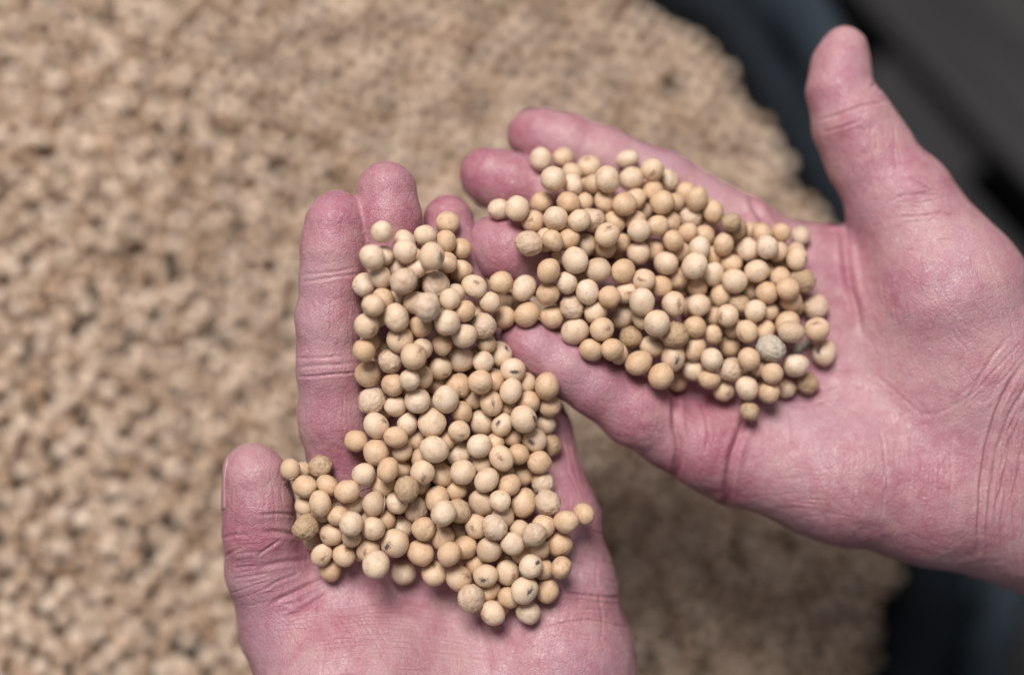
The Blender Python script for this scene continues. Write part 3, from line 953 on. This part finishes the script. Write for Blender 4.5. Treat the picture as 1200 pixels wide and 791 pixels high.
# ------------------------------------------------------------------ soybeans in the hands
# tile origin -> list of (x, y, r, layer, kind) in tile units of 1/5.273 photograph pixel; layer 0 lies on top
TILES = {
 ('L', 400, 240): '''249 168 70 0 c;655 113 74 0 t;369 222 72 1 c;516 192 68 0 c;647 230 65 1 t;725 278 56 2 t;193 323 78 0 c;262 310 62 1 c;397 293 74 0 c;551 328 82 0 H 60 0;650 360 68 1 t;735 420 75 2 t;145 493 73 0 c;243 457 68 1 c;350 385 62 2 c;388 472 83 0 w;468 380 52 2 c;518 440 58 2 t;597 505 82 0 w;350 558 52 2 c;278 580 58 2 t;200 620 70 0 h -55 15;440 600 70 1 c;528 630 84 0 w;666 588 65 0 c;333 688 82 0 c;655 720 82 0 c;760 655 68 1 t;710 545 45 2 c;160 745 78 0 h 45 30;490 745 74 0 t;235 690 48 2 t''',
 ('L', 400, 380): '''362 92 83 0 h 0 -15;140 160 70 0 t;240 150 55 2 t;302 228 72 0 w;448 196 81 0 h 40 -35;505 150 50 2 c;613 127 70 0 t;757 70 78 0 c;598 272 72 0 h 40 40;427 341 68 0 c;505 325 55 1 t;748 225 82 0 c;168 308 84 0 t;320 378 73 0 t;715 385 75 1 s;585 390 58 1 t;198 475 84 0 w;345 518 68 1 c;472 470 82 0 c;638 477 82 0 c;750 537 68 1 t;222 628 80 0 h 55 -30;420 600 60 1 c;546 612 89 0 c;335 690 70 0 t;452 718 62 1 t;100 725 70 0 t;722 662 65 0 h 20 30;640 715 52 2 t;265 540 45 2 c''',
 ('L', 540, 300): '''68 198 74 0 h 15 -30;245 175 73 0 t;392 203 76 0 c;542 92 73 0 t;540 232 70 0 t;180 287 66 0 c;295 285 48 2 t;262 387 70 0 t;403 361 77 0 t;563 372 74 0 t;135 432 78 0 w;95 335 50 2 t;155 555 60 2 t;118 645 58 1 c;235 618 75 0 H 40 -40;318 715 75 0 H 10 10;375 295 45 2 c''',
 ('L', 540, 430): '''122 85 76 0 t;210 88 60 1 t;528 122 85 0 t;405 110 42 2 t;302 147 72 0 c;190 217 73 0 h 10 -5;415 203 70 1 t;545 240 64 1 t;80 195 45 2 t;295 250 50 2 t;137 348 78 0 c;258 355 65 1 H -30 -10;385 320 83 0 H 65 0;505 340 65 1 c;447 450 75 0 H -25 10;345 425 58 2 t;535 490 60 1 b;117 487 76 0 c;225 470 50 1 t;250 560 76 0 h -10 0;360 537 66 0 t;482 592 72 0 t;130 605 55 2 b;398 660 72 0 t;152 700 78 0 c;270 655 50 2 c;300 730 70 0 t;505 720 72 0 w;45 770 60 2 c;285 440 45 2 t''',
 ('L', 330, 520): '''580 60 84 0 t;240 143 70 0 b;60 165 45 2 b;120 180 62 1 t;140 265 75 0 t;282 257 60 1 t;243 370 75 0 t;150 375 45 2 t;505 188 72 0 c;652 153 73 0 t;735 150 62 1 t;160 503 80 0 b;410 290 75 1 t;437 372 62 1 h -25 -15;567 367 73 0 p;625 255 75 1 t;706 370 70 0 c;335 445 55 1 t;425 490 75 0 c;310 558 73 0 h -50 20;570 520 78 0 c;225 590 50 2 t;440 590 55 2 c;257 680 63 1 h 5 30;380 675 73 0 h 20 -40;528 655 72 0 h -20 10;700 612 88 0 H -45 20;300 775 72 0 t;583 745 86 0 c;250 450 40 2 t;660 475 40 2 t''',
 ('L', 440, 500): '''353 142 85 0 c;507 172 76 0 c;180 153 52 2 c;265 190 48 2 c;285 272 75 0 h 5 35;397 316 72 0 t;540 283 77 0 c;430 230 45 2 b;205 370 79 0 b;325 360 40 2 t;365 440 78 1 t;490 385 52 1 t;248 512 75 1 w;418 530 80 0 c;530 525 75 1 b;655 467 78 1 p;158 610 73 1 c;302 630 72 0 t;608 597 74 0 h -25 10;742 625 76 0 w;420 690 76 1 t;515 640 45 2 b''',
 ('L', 560, 560): '''138 138 68 0 c;294 157 86 0 t;425 150 75 1 w;170 235 72 1 c;420 295 72 1 t;350 350 75 0 w;535 270 74 0 t;642 225 70 0 t;210 400 74 0 c;250 315 55 2 t;280 470 65 1 t;495 415 82 0 t;375 450 45 2 t;330 547 74 0 H 45 -25;410 555 55 1 t;515 552 69 0 t;183 580 77 0 h 35 25;160 490 45 2 t;285 687 82 0 H 35 10;418 697 74 1 t;178 745 65 1 t;310 820 76 0 c''',
 ('L', 440, 600): '''283 258 84 1 t;455 255 73 0 t;563 218 75 1 t;687 232 82 0 p;170 347 78 0 c;375 375 77 0 h 0 -55;512 405 82 0 h 60 -10;625 310 55 1 s;683 395 72 0 H -15 30;598 530 86 0 w;722 610 76 0 h -50 30;715 490 50 1 t''',
 ('R', 560, 160): '''390 142 72 0 c;528 130 62 0 t;690 195 74 0 h -10 -50;465 263 80 0 c;580 225 42 2 t;597 303 67 0 c;703 315 50 2 t;398 408 70 0 t;248 450 77 0 c;130 450 60 1 c;560 412 76 0 t;660 390 45 2 t;340 528 70 1 h -15 -10;480 512 78 0 c;625 525 70 0 c;728 500 80 1 w;335 658 82 0 w;450 645 60 1 t;555 635 62 1 t;680 675 70 1 c;500 740 50 2 t;775 700 42 2 t;500 590 40 2 t''',
 ('R', 690, 170): '''112 215 78 0 c;240 90 64 0 c;275 205 74 0 c;380 160 70 1 h 0 25;497 215 60 1 w;30 265 40 2 t;82 345 64 1 t;212 365 75 0 t;285 345 60 1 t;390 290 60 1 t;583 305 62 1 t;678 345 72 0 t;754 400 64 1 t;455 355 74 0 t;530 380 50 2 t;350 410 50 2 t;625 440 68 1 w;165 475 58 1 t;115 557 77 0 h 10 -45;265 465 52 1 t;315 525 74 0 c;427 500 68 0 t;510 470 52 1 t;603 535 60 0 t;740 497 60 0 h 10 10;525 590 66 0 t;712 566 66 0 t;200 615 65 1 t;97 640 40 2 t;298 660 73 0 c;405 650 66 1 t;675 635 73 0 c;545 665 60 1 t;480 733 78 0 c;655 743 80 0 c;770 690 50 1 t''',
 ('R', 820, 220): '''195 212 60 0 b;217 262 52 1 b;155 342 68 0 t;380 285 48 1 t;415 362 72 0 c;500 285 60 0 t;620 308 58 0 w;290 390 70 0 c;290 305 45 2 t;500 395 50 2 t;595 440 68 0 h 50 10;198 465 62 1 t;492 490 48 2 b;340 522 72 0 c;400 515 55 1 t;490 560 50 1 t;620 585 75 1 b;90 545 68 0 c;225 570 77 0 c;545 628 70 0 t;415 655 70 0 t;300 650 55 1 t;135 655 55 1 t;565 715 70 1 t;710 735 75 0 w;245 715 62 1 b;345 760 68 1 c;170 790 68 0 h -45 10;70 715 55 1 t;435 770 40 2 b''',
 ('R', 560, 290): '''597 88 83 0 c;560 215 67 1 c;668 272 72 0 c;584 371 72 0 w;600 517 82 0 c;737 383 79 0 c;705 632 72 0 t''',
 ('R', 690, 300): '''65 85 80 0 p;215 100 75 0 t;335 152 70 0 h -25 -5;440 185 72 1 t;545 150 60 1 t;665 195 66 0 t;245 225 60 1 h 20 0;120 258 62 1 t;330 290 82 0 c;525 297 75 0 h 30 0;675 315 72 0 c;215 375 78 0 p;330 390 45 2 t;420 412 83 0 c;645 435 68 1 t;560 240 50 2 t;82 455 73 0 h 40 -5;265 508 70 1 b;540 495 80 1 b;385 555 73 0 h 40 -40;655 582 74 0 t;140 575 70 1 t;512 628 77 0 H 25 20;295 655 80 0 t;440 740 80 0 t;545 768 60 1 t;650 690 53 1 c;760 645 70 0 c;738 752 66 0 t;770 485 58 0 t;205 610 40 2 t;780 380 40 2 t''',
 ('R', 840, 350): '''83 302 67 0 t;195 197 70 0 h -35 35;295 200 52 1 t;105 185 40 2 t;335 305 84 0 g;430 130 82 1 t;458 205 76 0 p;620 190 75 1 h -5 -40;660 332 77 0 H -35 -10;490 412 80 0 c;200 372 69 0 t;340 462 68 0 t;85 435 72 1 w;550 522 70 0 b;423 555 58 0 c;203 555 73 0 c;65 572 66 0 h 25 20;310 575 60 1 t;200 690 60 0 b;180 470 55 2 t;260 425 40 2 b;330 110 40 2 b''',
}
BEANS = []
for (hand, ox, oy), txt in TILES.items():
    for e in txt.split(';'):
        q = e.split()
        x, y, r, ly = (float(t) for t in q[:4])
        hx = (float(q[5]), float(q[6])) if len(q) > 6 else None
        r = max(r * 1.02, {0: 0, 1: 68, 2: 66}[int(ly)])
        BEANS.append(dict(hand=hand, px=ox + x / 5.273, py=oy + y / 5.273, r=r / 5.273, layer=int(ly), kind=q[4], hil=hx))

# nearest hand surface seen from the lens, on a 3 px lattice
ST = 3.0
GW, GH = 420, 280


def surf_map(V):
    px, py = project(V)
    i, j = (px / ST).astype(int), (py / ST).astype(int)
    ok = (i >= 0) & (i < GW) & (j >= 0) & (j < GH)
    S = np.full((GW, GH), 9.0)
    np.minimum.at(S, (i[ok], j[ok]), V[ok, 2])
    return S


SM = np.minimum(surf_map(VL), surf_map(VR))
SL, SR = surf_map(VL), surf_map(VR)
placed = []          # (px, py, rpx, Z, layer)


def rest_depth(px, py, rpx, layer, soft=1.07):
    rm = rpx * 0.436 / F
    i0, i1 = int((px - rpx) / ST), int((px + rpx) / ST) + 1
    j0, j1 = int((py - rpx) / ST), int((py + rpx) / ST) + 1
    gi = np.arange(i0, i1); gj = np.arange(j0, j1)
    DX = ((gi + .5) * ST - px)[:, None]; DY = ((gj + .5) * ST - py)[None, :]
    d2 = DX * DX + DY * DY
    blk = SM[i0:i1, j0:j1]
    m = d2 < rpx * rpx
    Z = np.min(np.where(m, blk - np.sqrt(np.maximum(0, rpx * rpx - d2)) * 0.436 / F, 9.0))
    for (qx, qy, qr, qz, ql) in placed:
        d = math.hypot(qx - px, qy - py)
        if ql == layer and layer < 3: d *= soft
        s = (qr + rpx) * (0.95 if layer == 0 and ql < 2 else 0.86)
        if d < s:
            Z = min(Z, qz - math.sqrt(s * s - d * d) * 0.436 / F)
    return Z


# hidden beans that carry the heap
vis = [(b['px'], b['py'], b['r']) for b in BEANS]
vx = np.array(vis)
hidden = []
for it in range(2600):
    b = vis[rng.integers(len(vis))]
    x, y = b[0] + rng.normal(0, 9), b[1] + rng.normal(0, 9)
    dd = np.hypot(vx[:, 0] - x, vx[:, 1] - y)
    near = np.sort(dd)
    # well inside the heap only
    angs = np.arctan2(vx[dd < 46, 1] - y, vx[dd < 46, 0] - x)
    if len(angs) < 6 or near[0] > 11: continue
    a = np.sort(angs); gapmax = np.max(np.diff(np.append(a, a[0] + 2 * math.pi)))
    if gapmax > 2.1: continue
    r = rng.uniform(12.5, 14.5)
    Z = rest_depth(x, y, r, 3)
    i, j = int(x / ST), int(y / ST)
    base = SM[i, j]
    if Z > 8 or base - Z > 0.0060: continue
    placed.append((x, y, r, Z, 3)); hidden.append((x, y, r, Z))

for ly in (2, 1, 0):
    grp = [b for b in BEANS if b['layer'] == ly]
    zs = []
    for b in grp:
        Z = rest_depth(b['px'], b['py'], b['r'], ly)
        if Z > 1: Z = 0.45
        b['Z'] = Z
        placed.append((b['px'], b['py'], b['r'], Z, ly))


def settle():
    """let the beans rest on the hands and on each other without overlap, keeping their places in the heap"""
    K = 0.436 / F
    n = len(BEANS)
    allb = [(b['px'], b['py'], b['r'], b['Z'], b['layer']) for b in BEANS] + [(x, y, r, Z, 3) for x, y, r, Z in hidden]
    A = np.array(allb)
    r = A[:, 2] * K
    ly = A[:, 4].astype(int)
    # lowest centre a bean can have at every lattice point
    k = 4
    lim = np.full_like(SM, 9.0)
    rr = 13.8
    for di in range(-k, k + 1):
        for dj in range(-k, k + 1):
            d2 = (di * ST) ** 2 + (dj * ST) ** 2
            if d2 < rr * rr:
                lim = np.minimum(lim, np.roll(np.roll(SM, -di, 0), -dj, 1) - math.sqrt(rr * rr - d2) * K)
    P = np.stack([(A[:, 0] - 600) * K, (A[:, 1] - 395.5) * K, A[:, 3]], -1)
    # start: top layer on a smoothed, lowered heap surface, the others tucked below it
    top = np.nonzero(ly == 0)[0]
    D2 = (P[:, None, 0] - P[None, top, 0]) ** 2 + (P[:, None, 1] - P[None, top, 1]) ** 2
    W = np.exp(-D2 / (30 * K) ** 2)
    zm = (W @ P[top, 2]) / W.sum(1)
    P[:, 2] = zm + np.array([0.0, 0.0042, 0.0078, 0.0105])[ly] + 0.35 * np.where(ly == 0, P[:, 2] - zm, 0)
    XY0 = P[:, :2].copy()
    S = (r[:, None] + r[None, :]) * 0.985
    iu = np.triu_indices(len(P), 1)
    near = np.hypot(P[iu[0], 0] - P[iu[1], 0], P[iu[0], 1] - P[iu[1], 1]) < S[iu] + 0.003
    I, Jn = iu[0][near], iu[1][near]
    Sij = S[I, Jn]
    anchor = np.where(ly == 3, 0.05, 0.12)[:, None]
    N_IT = 340
    for it in range(N_IT):
        if it < N_IT - 90: P[:, 2] += 0.00007
        d = P[I] - P[Jn]
        L = np.linalg.norm(d, axis=1) + 1e-9
        ov = Sij - L
        m = ov > 0
        if m.any():
            mv = d[m] / L[m][:, None] * (ov[m] * 0.42)[:, None]
            for c in range(3):
                P[:, c] += np.bincount(I[m], mv[:, c], len(P)) - np.bincount(Jn[m], mv[:, c], len(P))
        P[:, :2] += (XY0 - P[:, :2]) * anchor * (1.0 if it < N_IT - 60 else 0.3)
        i = np.clip(((P[:, 0] / K + 600) / ST).astype(int), 0, GW - 1)
        j = np.clip(((P[:, 1] / K + 395.5) / ST).astype(int), 0, GH - 1)
        P[:, 2] = np.minimum(P[:, 2], lim[i, j] + 0.0002)
    for q, b in enumerate(BEANS):
        b['px'], b['py'], b['Z'] = P[q, 0] / K + 600, P[q, 1] / K + 395.5, float(P[q, 2])
    out = []
    for q in range(n, len(P)):
        x, y = P[q, 0] / K + 600, P[q, 1] / K + 395.5
        dd = np.hypot(P[:n, 0] - P[q, 0], P[:n, 1] - P[q, 1])
        if P[q, 2] > P[:n][dd < 0.006, 2].min(initial=9.0) + 0.0015 and np.sort(dd)[2] < 0.0058:      # stays buried
            out.append((x, y, A[q, 2], float(P[q, 2])))
    return out


hidden = settle()


def bean_shape(name, sub, seed, sx, sy, sz, wr=0.0, split=False, dent=0.0, crack=0.0):
    v, f = ico(sub)
    o = Vector((seed * 7.3, seed * 3.1, seed * 1.7))
    out = []
    for p in v:
        q = Vector(p)
        d = 1 + 0.06 * mnoise.noise(q * 1.3 + o)
        if wr:
            rdg = 1 - abs(mnoise.noise(q * 2.4 + o)) * 2
            d -= wr * max(0, rdg - 0.72) * 1.2 + wr * 0.25 * (mnoise.noise(q * 5 + o) + 0.3)
        if split:
            d -= 0.16 * math.exp(-((q.x - 0.10 + 0.1 * q.y * q.y) / 0.055) ** 2)
        if crack:
            u = q.x * math.cos(seed) + q.y * math.sin(seed) + 0.22 * mnoise.noise(q * 1.6 + o) + 0.1
            d -= crack * math.exp(-(u / 0.028) ** 2) * max(0.0, min(1.0, 1.3 * (q.z + 0.55 * math.sin(seed * 2)) + 0.3))
        if dent:
            c = Vector((0.3, 0.2, 0.93)).normalized()
            d -= dent * math.exp(-((q - c).length / 0.45) ** 2)
        # a faint flattening on the hilum side (+z)
        d -= 0.03 * max(0, q.z) ** 4
        out.append((p[0] * sx * d, p[1] * sy * d, p[2] * sz * d))
    V = np.array(out)
    V /= np.mean(np.linalg.norm(V, axis=1))
    return V, f


SHAPES = {'smooth': [], 'wrinkled': [], 'cracked': [], 'split': []}
for k in range(6):
    SHAPES['smooth'].append(bean_shape('s', 3, k + 1, *[(1.09, 0.98, 0.94), (1.02, 1.0, 0.95), (1.14, 0.96, 0.92), (1.06, 1.0, 0.96), (1.10, 1.0, 0.91), (1.04, 0.95, 1.0)][k]))
for k in range(4):
    SHAPES['cracked'].append(bean_shape('k', 4, k + 31, *[(1.06, 1.0, 0.94), (1.1, 0.98, 0.95), (1.03, 1.0, 0.97), (1.12, 0.97, 0.93)][k], wr=0.04, crack=0.08 + 0.02 * k))
for k in range(3):
    SHAPES['wrinkled'].append(bean_shape('w', 4, k + 11, 1.05, 1.0, 0.94, wr=0.2 + 0.06 * k, dent=0.07 * k))
SHAPES['split'].append(bean_shape('p', 4, 21, 1.04, 1.02, 0.94, split=True))
MESHES = {}


def bean_mesh(family, idx, mk):
    key = (family, idx, mk)
    if key not in MESHES:
        V, f = SHAPES[family][idx]
        me = mesh_from('soybean', V, f)
        me.materials.append(MB[mk])
        MESHES[key] = me
    return MESHES[key]


def hilum_mesh(mat):
    """a raised oval scar with a slit along it, lying on the unit bean's +z pole"""
    vs, fs = [], []
    nr, na = 5, 18
    for i in range(nr + 1):
        rr = i / nr
        for j in range(na):
            a = 2 * math.pi * j / na
            x, y = 0.31 * rr * math.cos(a), 0.135 * rr * math.sin(a)
            h = 0.030 * (1 - rr ** 4) - 0.028 * math.exp(-(y / 0.022) ** 2) * (1 - rr ** 2)
            z = math.sqrt(max(0, 1 - x * x - y * y)) - 0.012 + h
            vs.append((x, y, z))
    for i in range(nr):
        for j in range(na):
            k = (j + 1) % na
            fs.append((i * na + j, (i + 1) * na + j, (i + 1) * na + k, i * na + k))
    fs.append(tuple(range(na)))
    me = mesh_from('hilum', vs, fs)
    me.materials.append(mat)
    return me


HIL = {'h': hilum_mesh(HILUM_BROWN), 'H': hilum_mesh(HILUM_DARK)}


def zone(b):
    x, y = b['px'], b['py']
    if b['hand'] == 'L':
        if x > 562 and y < 400: return 'in the string bridging both hands'
        if y < 300: return 'by the left fingertips'
        if x < 430 and y > 530: return 'beside the left thumb'
        if x < 450: return 'against the left index finger'
        if y > 670: return 'lowest on the left palm'
        if x > 600: return 'on the left heap\'s right edge'
        return 'in the left heap\'s ' + ('upper part' if y < 390 else 'centre' if y < 520 else 'lower part')
    if x < 650 and y < 300: return 'by the right fingertips'
    if x > 930: return 'nearest the right wrist'
    if y > 410: return 'on the right heap\'s lower edge'
    if y < 235: return 'along the right index finger'
    return 'in the right heap\'s ' + ('fingertip half' if x < 740 else 'middle' if x < 820 else 'palm half')


LOOK = {'c': 'smooth pale cream soybean', 't': 'smooth warm tan soybean', 'w': 'wrinkled pale soybean', 'b': 'dull brown blotched soybean',
        'p': 'pale soybean with dark specks', 'h': 'soybean showing its brown eye', 'H': 'soybean showing a dark purplish eye'}
SPECIAL = {'g': 'grey mouldy soybean at the wrist end of the right-hand heap'}
view_dir = lambda P: (CAM - P) / np.linalg.norm(CAM - P)
order = sorted(BEANS, key=lambda b: (b['layer'], -b['r']))
single, rest = order[:300], order[300:]
alike = {}
for b in single:
    P = to_world(cs(b['px'], b['py'], b['Z']))
    rw = b['r'] * b['Z'] / F
    k = b['kind']
    if k in 'ct': fam, idx, mk = ('smooth', random.randrange(6), k) if random.random() > 0.38 else ('cracked', random.randrange(4), k)
    elif k in 'hH': fam, idx, mk = 'smooth', random.randrange(6), k
    elif k == 's': fam, idx, mk = 'split', 0, 't'
    elif k in 'wg': fam, idx, mk = 'wrinkled', random.randrange(3), k
    elif k == 'b': fam, idx, mk = 'wrinkled', random.randrange(2), k
    else: fam, idx, mk = 'smooth', random.randrange(6), k
    o = bpy.data.objects.new('soybean', bean_mesh(fam, idx, mk))
    COL.objects.link(o)
    vd = view_dir(P)
    if k in 'hH':
        hx, hy = b['hil'] or (0, 0)
        s = 5.273 * b['r']
        ax, ay = hx / s * 1.05, -hy / s * 1.05
        nn = math.hypot(ax, ay)
        if nn > 0.86: ax, ay = ax * 0.86 / nn, ay * 0.86 / nn
        zdir = CX * ax + CY * ay + vd * math.sqrt(1 - ax * ax - ay * ay)
        zdir /= np.linalg.norm(zdir)
        t = rng.normal(size=3); t -= zdir * (t @ zdir); t /= np.linalg.norm(t)
        M = np.stack([t, np.cross(zdir, t), zdir], -1)
    elif k == 's':
        zdir = vd
        t = CX * math.cos(0.2) + CY * math.sin(0.2); t = t - zdir * (t @ zdir); t /= np.linalg.norm(t)
        M = np.stack([t, np.cross(zdir, t), zdir], -1)
    else:
        M = rot_matrices(1)[0]
    m4 = Matrix([[*(M[i] * rw), P[i]] for i in range(3)] + [[0, 0, 0, 1]])
    o.matrix_world = m4
    if k in 'hH':
        c = bpy.data.objects.new('hilum', HIL[k])
        COL.objects.link(c)
        c.parent = o
        V, _ = SHAPES['smooth'][idx]
        zt = V[np.argmax(V[:, 2])][2]
        c.scale = (1, 1, 1)
        c.location = (0, 0, zt - 1.0)
    zn = zone(b)
    if k == 'g': lab = ('grey mouldy soybean', zn)
    elif k == 's': lab = ('soybean split along a dark crack', zn)
    else:
        size = 'large ' if b['r'] > 15.3 else 'small ' if b['r'] < 12.6 else ''
        lab = (('half-hidden ' if b['layer'] else '') + size + LOOK[k], zn)
    tag(o, None, 'soybean', 'soybeans held in the hands')
    alike.setdefault(lab, []).append((b['py'], b['px'], o))
RANK = ['first', 'second', 'third', 'fourth', 'fifth', 'sixth', 'seventh', 'eighth', 'ninth', 'tenth', 'eleventh', 'twelfth']
for (what, where), lst in alike.items():
    lst.sort(key=lambda t: t[0])
    for i, (_, _, o) in enumerate(lst):
        if len(lst) == 1: o['label'] = what + ' ' + where
        elif i == 0: o['label'] = what + ', uppermost such ' + where
        elif i == len(lst) - 1: o['label'] = what + ', lowermost such ' + where
        else: o['label'] = what + ', ' + RANK[i] + ' such from top, ' + where

hp = np.array([to_world(cs(x, y, Z)) for x, y, r, Z in hidden] + [to_world(cs(b['px'], b['py'], b['Z'])) for b in rest])
hr = np.array([r * Z / F for x, y, r, Z in hidden] + [b['r'] * b['Z'] / F for b in rest])
tag(link('buried_soybeans', joined_beans('buried_soybeans', hp, hr, 2), UNDERBEAN),
    'soybeans buried beneath the top layer of the heaps in both hands', 'soybeans', kind='stuff')


# ------------------------------------------------------------------ fibres and husk among the beans
def tube(name, pts, r, mat):
    pts = [np.array(p, float) for p in pts]
    vs, fs = [], []
    K = 6
    for i, p in enumerate(pts):
        t = pts[min(i + 1, len(pts) - 1)] - pts[max(i - 1, 0)]
        t /= np.linalg.norm(t)
        u = np.cross(t, (0.3, 0.2, 0.93)); u /= np.linalg.norm(u)
        w = np.cross(t, u)
        rr = r * (0.5 + 0.5 * math.sin(math.pi * (0.15 + 0.8 * i / (len(pts) - 1))))
        for j in range(K):
            a = 2 * math.pi * j / K
            vs.append(p + rr * (u * math.cos(a) + w * math.sin(a)))
    for i in range(len(pts) - 1):
        for j in range(K):
            k = (j + 1) % K
            fs.append((i * K + j, i * K + k, (i + 1) * K + k, (i + 1) * K + j))
    fs.append(tuple(range(K - 1, -1, -1))); fs.append(tuple((len(pts) - 1) * K + j for j in range(K)))
    return link(name, mesh_from(name, vs, fs), mat)


def top_depth(px, py):
    z = 9.0
    for b in BEANS:
        d = math.hypot(b['px'] - px, b['py'] - py)
        if d < b['r']: z = min(z, b['Z'] - math.sqrt(b['r'] ** 2 - d * d) * b['Z'] / F)
    i, j = int(px / ST), int(py / ST)
    return min(z, SM[i, j])


def draped(poly, lift):
    t = np.linspace(0, len(poly) - 1, 22)
    P = np.array(poly, float)
    i = np.minimum(t.astype(int), len(P) - 2); w = (t - i)[:, None]
    q = P[i] * (1 - w) + P[i + 1] * w
    for _ in range(3): q[1:-1] = (q[:-2] + 2 * q[1:-1] + q[2:]) / 4
    z = np.array([top_depth(*p) for p in q]); z = np.minimum(z, 0.46)
    for _ in range(3): z[1:-1] = np.minimum(z[1:-1], (z[:-2] + z[2:]) / 2)
    return [to_world(cs(a[0], a[1], d - lift)) for a, d in zip(q, z)]


tag(tube('dry_fibre', draped([(421, 576), (432, 571), (445, 573), (452, 583), (450, 597), (447, 605)], 0.0004), 0.00022, FIBRE),
    'thin curled dry fibre lying on the beans beside the left thumb', 'fibre')
tag(tube('dry_fibre', draped([(331, 566), (338, 562), (346, 560)], 0.0004), 0.00018, FIBRE),
    'short pale hair-like fibre sticking out by the left thumb tip', 'fibre')


def husk(px, py, ang_deg, length, width, mat, label):
    z = top_depth(px, py) - 0.0006
    c = to_world(cs(px, py, z))
    a = math.radians(ang_deg)
    u = CX * math.cos(a) + CY * math.sin(a); w = -CX * math.sin(a) + CY * math.cos(a); n = CZ
    vs, fs = [], []
    nu, nv = 12, 7
    for s in (1, -1):
        for i in range(nu):
            for j in range(nv):
                x = (i / (nu - 1) - .5) * length
                y = (j / (nv - 1) - .5) * width * (0.35 + 0.65 * math.sin(math.pi * (0.12 + 0.8 * i / (nu - 1))))
                h = 0.0009 * math.cos((j / (nv - 1) - .5) * 3) + 0.0004 * mnoise.noise(Vector((x * 900, y * 900, 3))) + s * 0.00018
                vs.append(c + u * x + w * y + n * h)
    N = nu * nv
    for i in range(nu - 1):
        for j in range(nv - 1):
            q = (i * nv + j, (i + 1) * nv + j, (i + 1) * nv + j + 1, i * nv + j + 1)
            fs.append(q); fs.append(tuple(N + k for k in q[::-1]))
    rim = list(range(nv)) + [i * nv + nv - 1 for i in range(1, nu)] + [(nu - 1) * nv + j for j in range(nv - 2, -1, -1)] + [i * nv for i in range(nu - 2, 0, -1)]
    for p, q in zip(rim, rim[1:] + rim[:1]): fs.append((p, q, q + N, p + N))
    return tag(link('husk_fragment', mesh_from('husk_fragment', vs, fs), mat), label, 'husk')


husk(940, 406, 33, 0.0075, 0.0028, HUSK, 'greyish dry pod fragment wedged between beans at the wrist end of the right-hand heap')
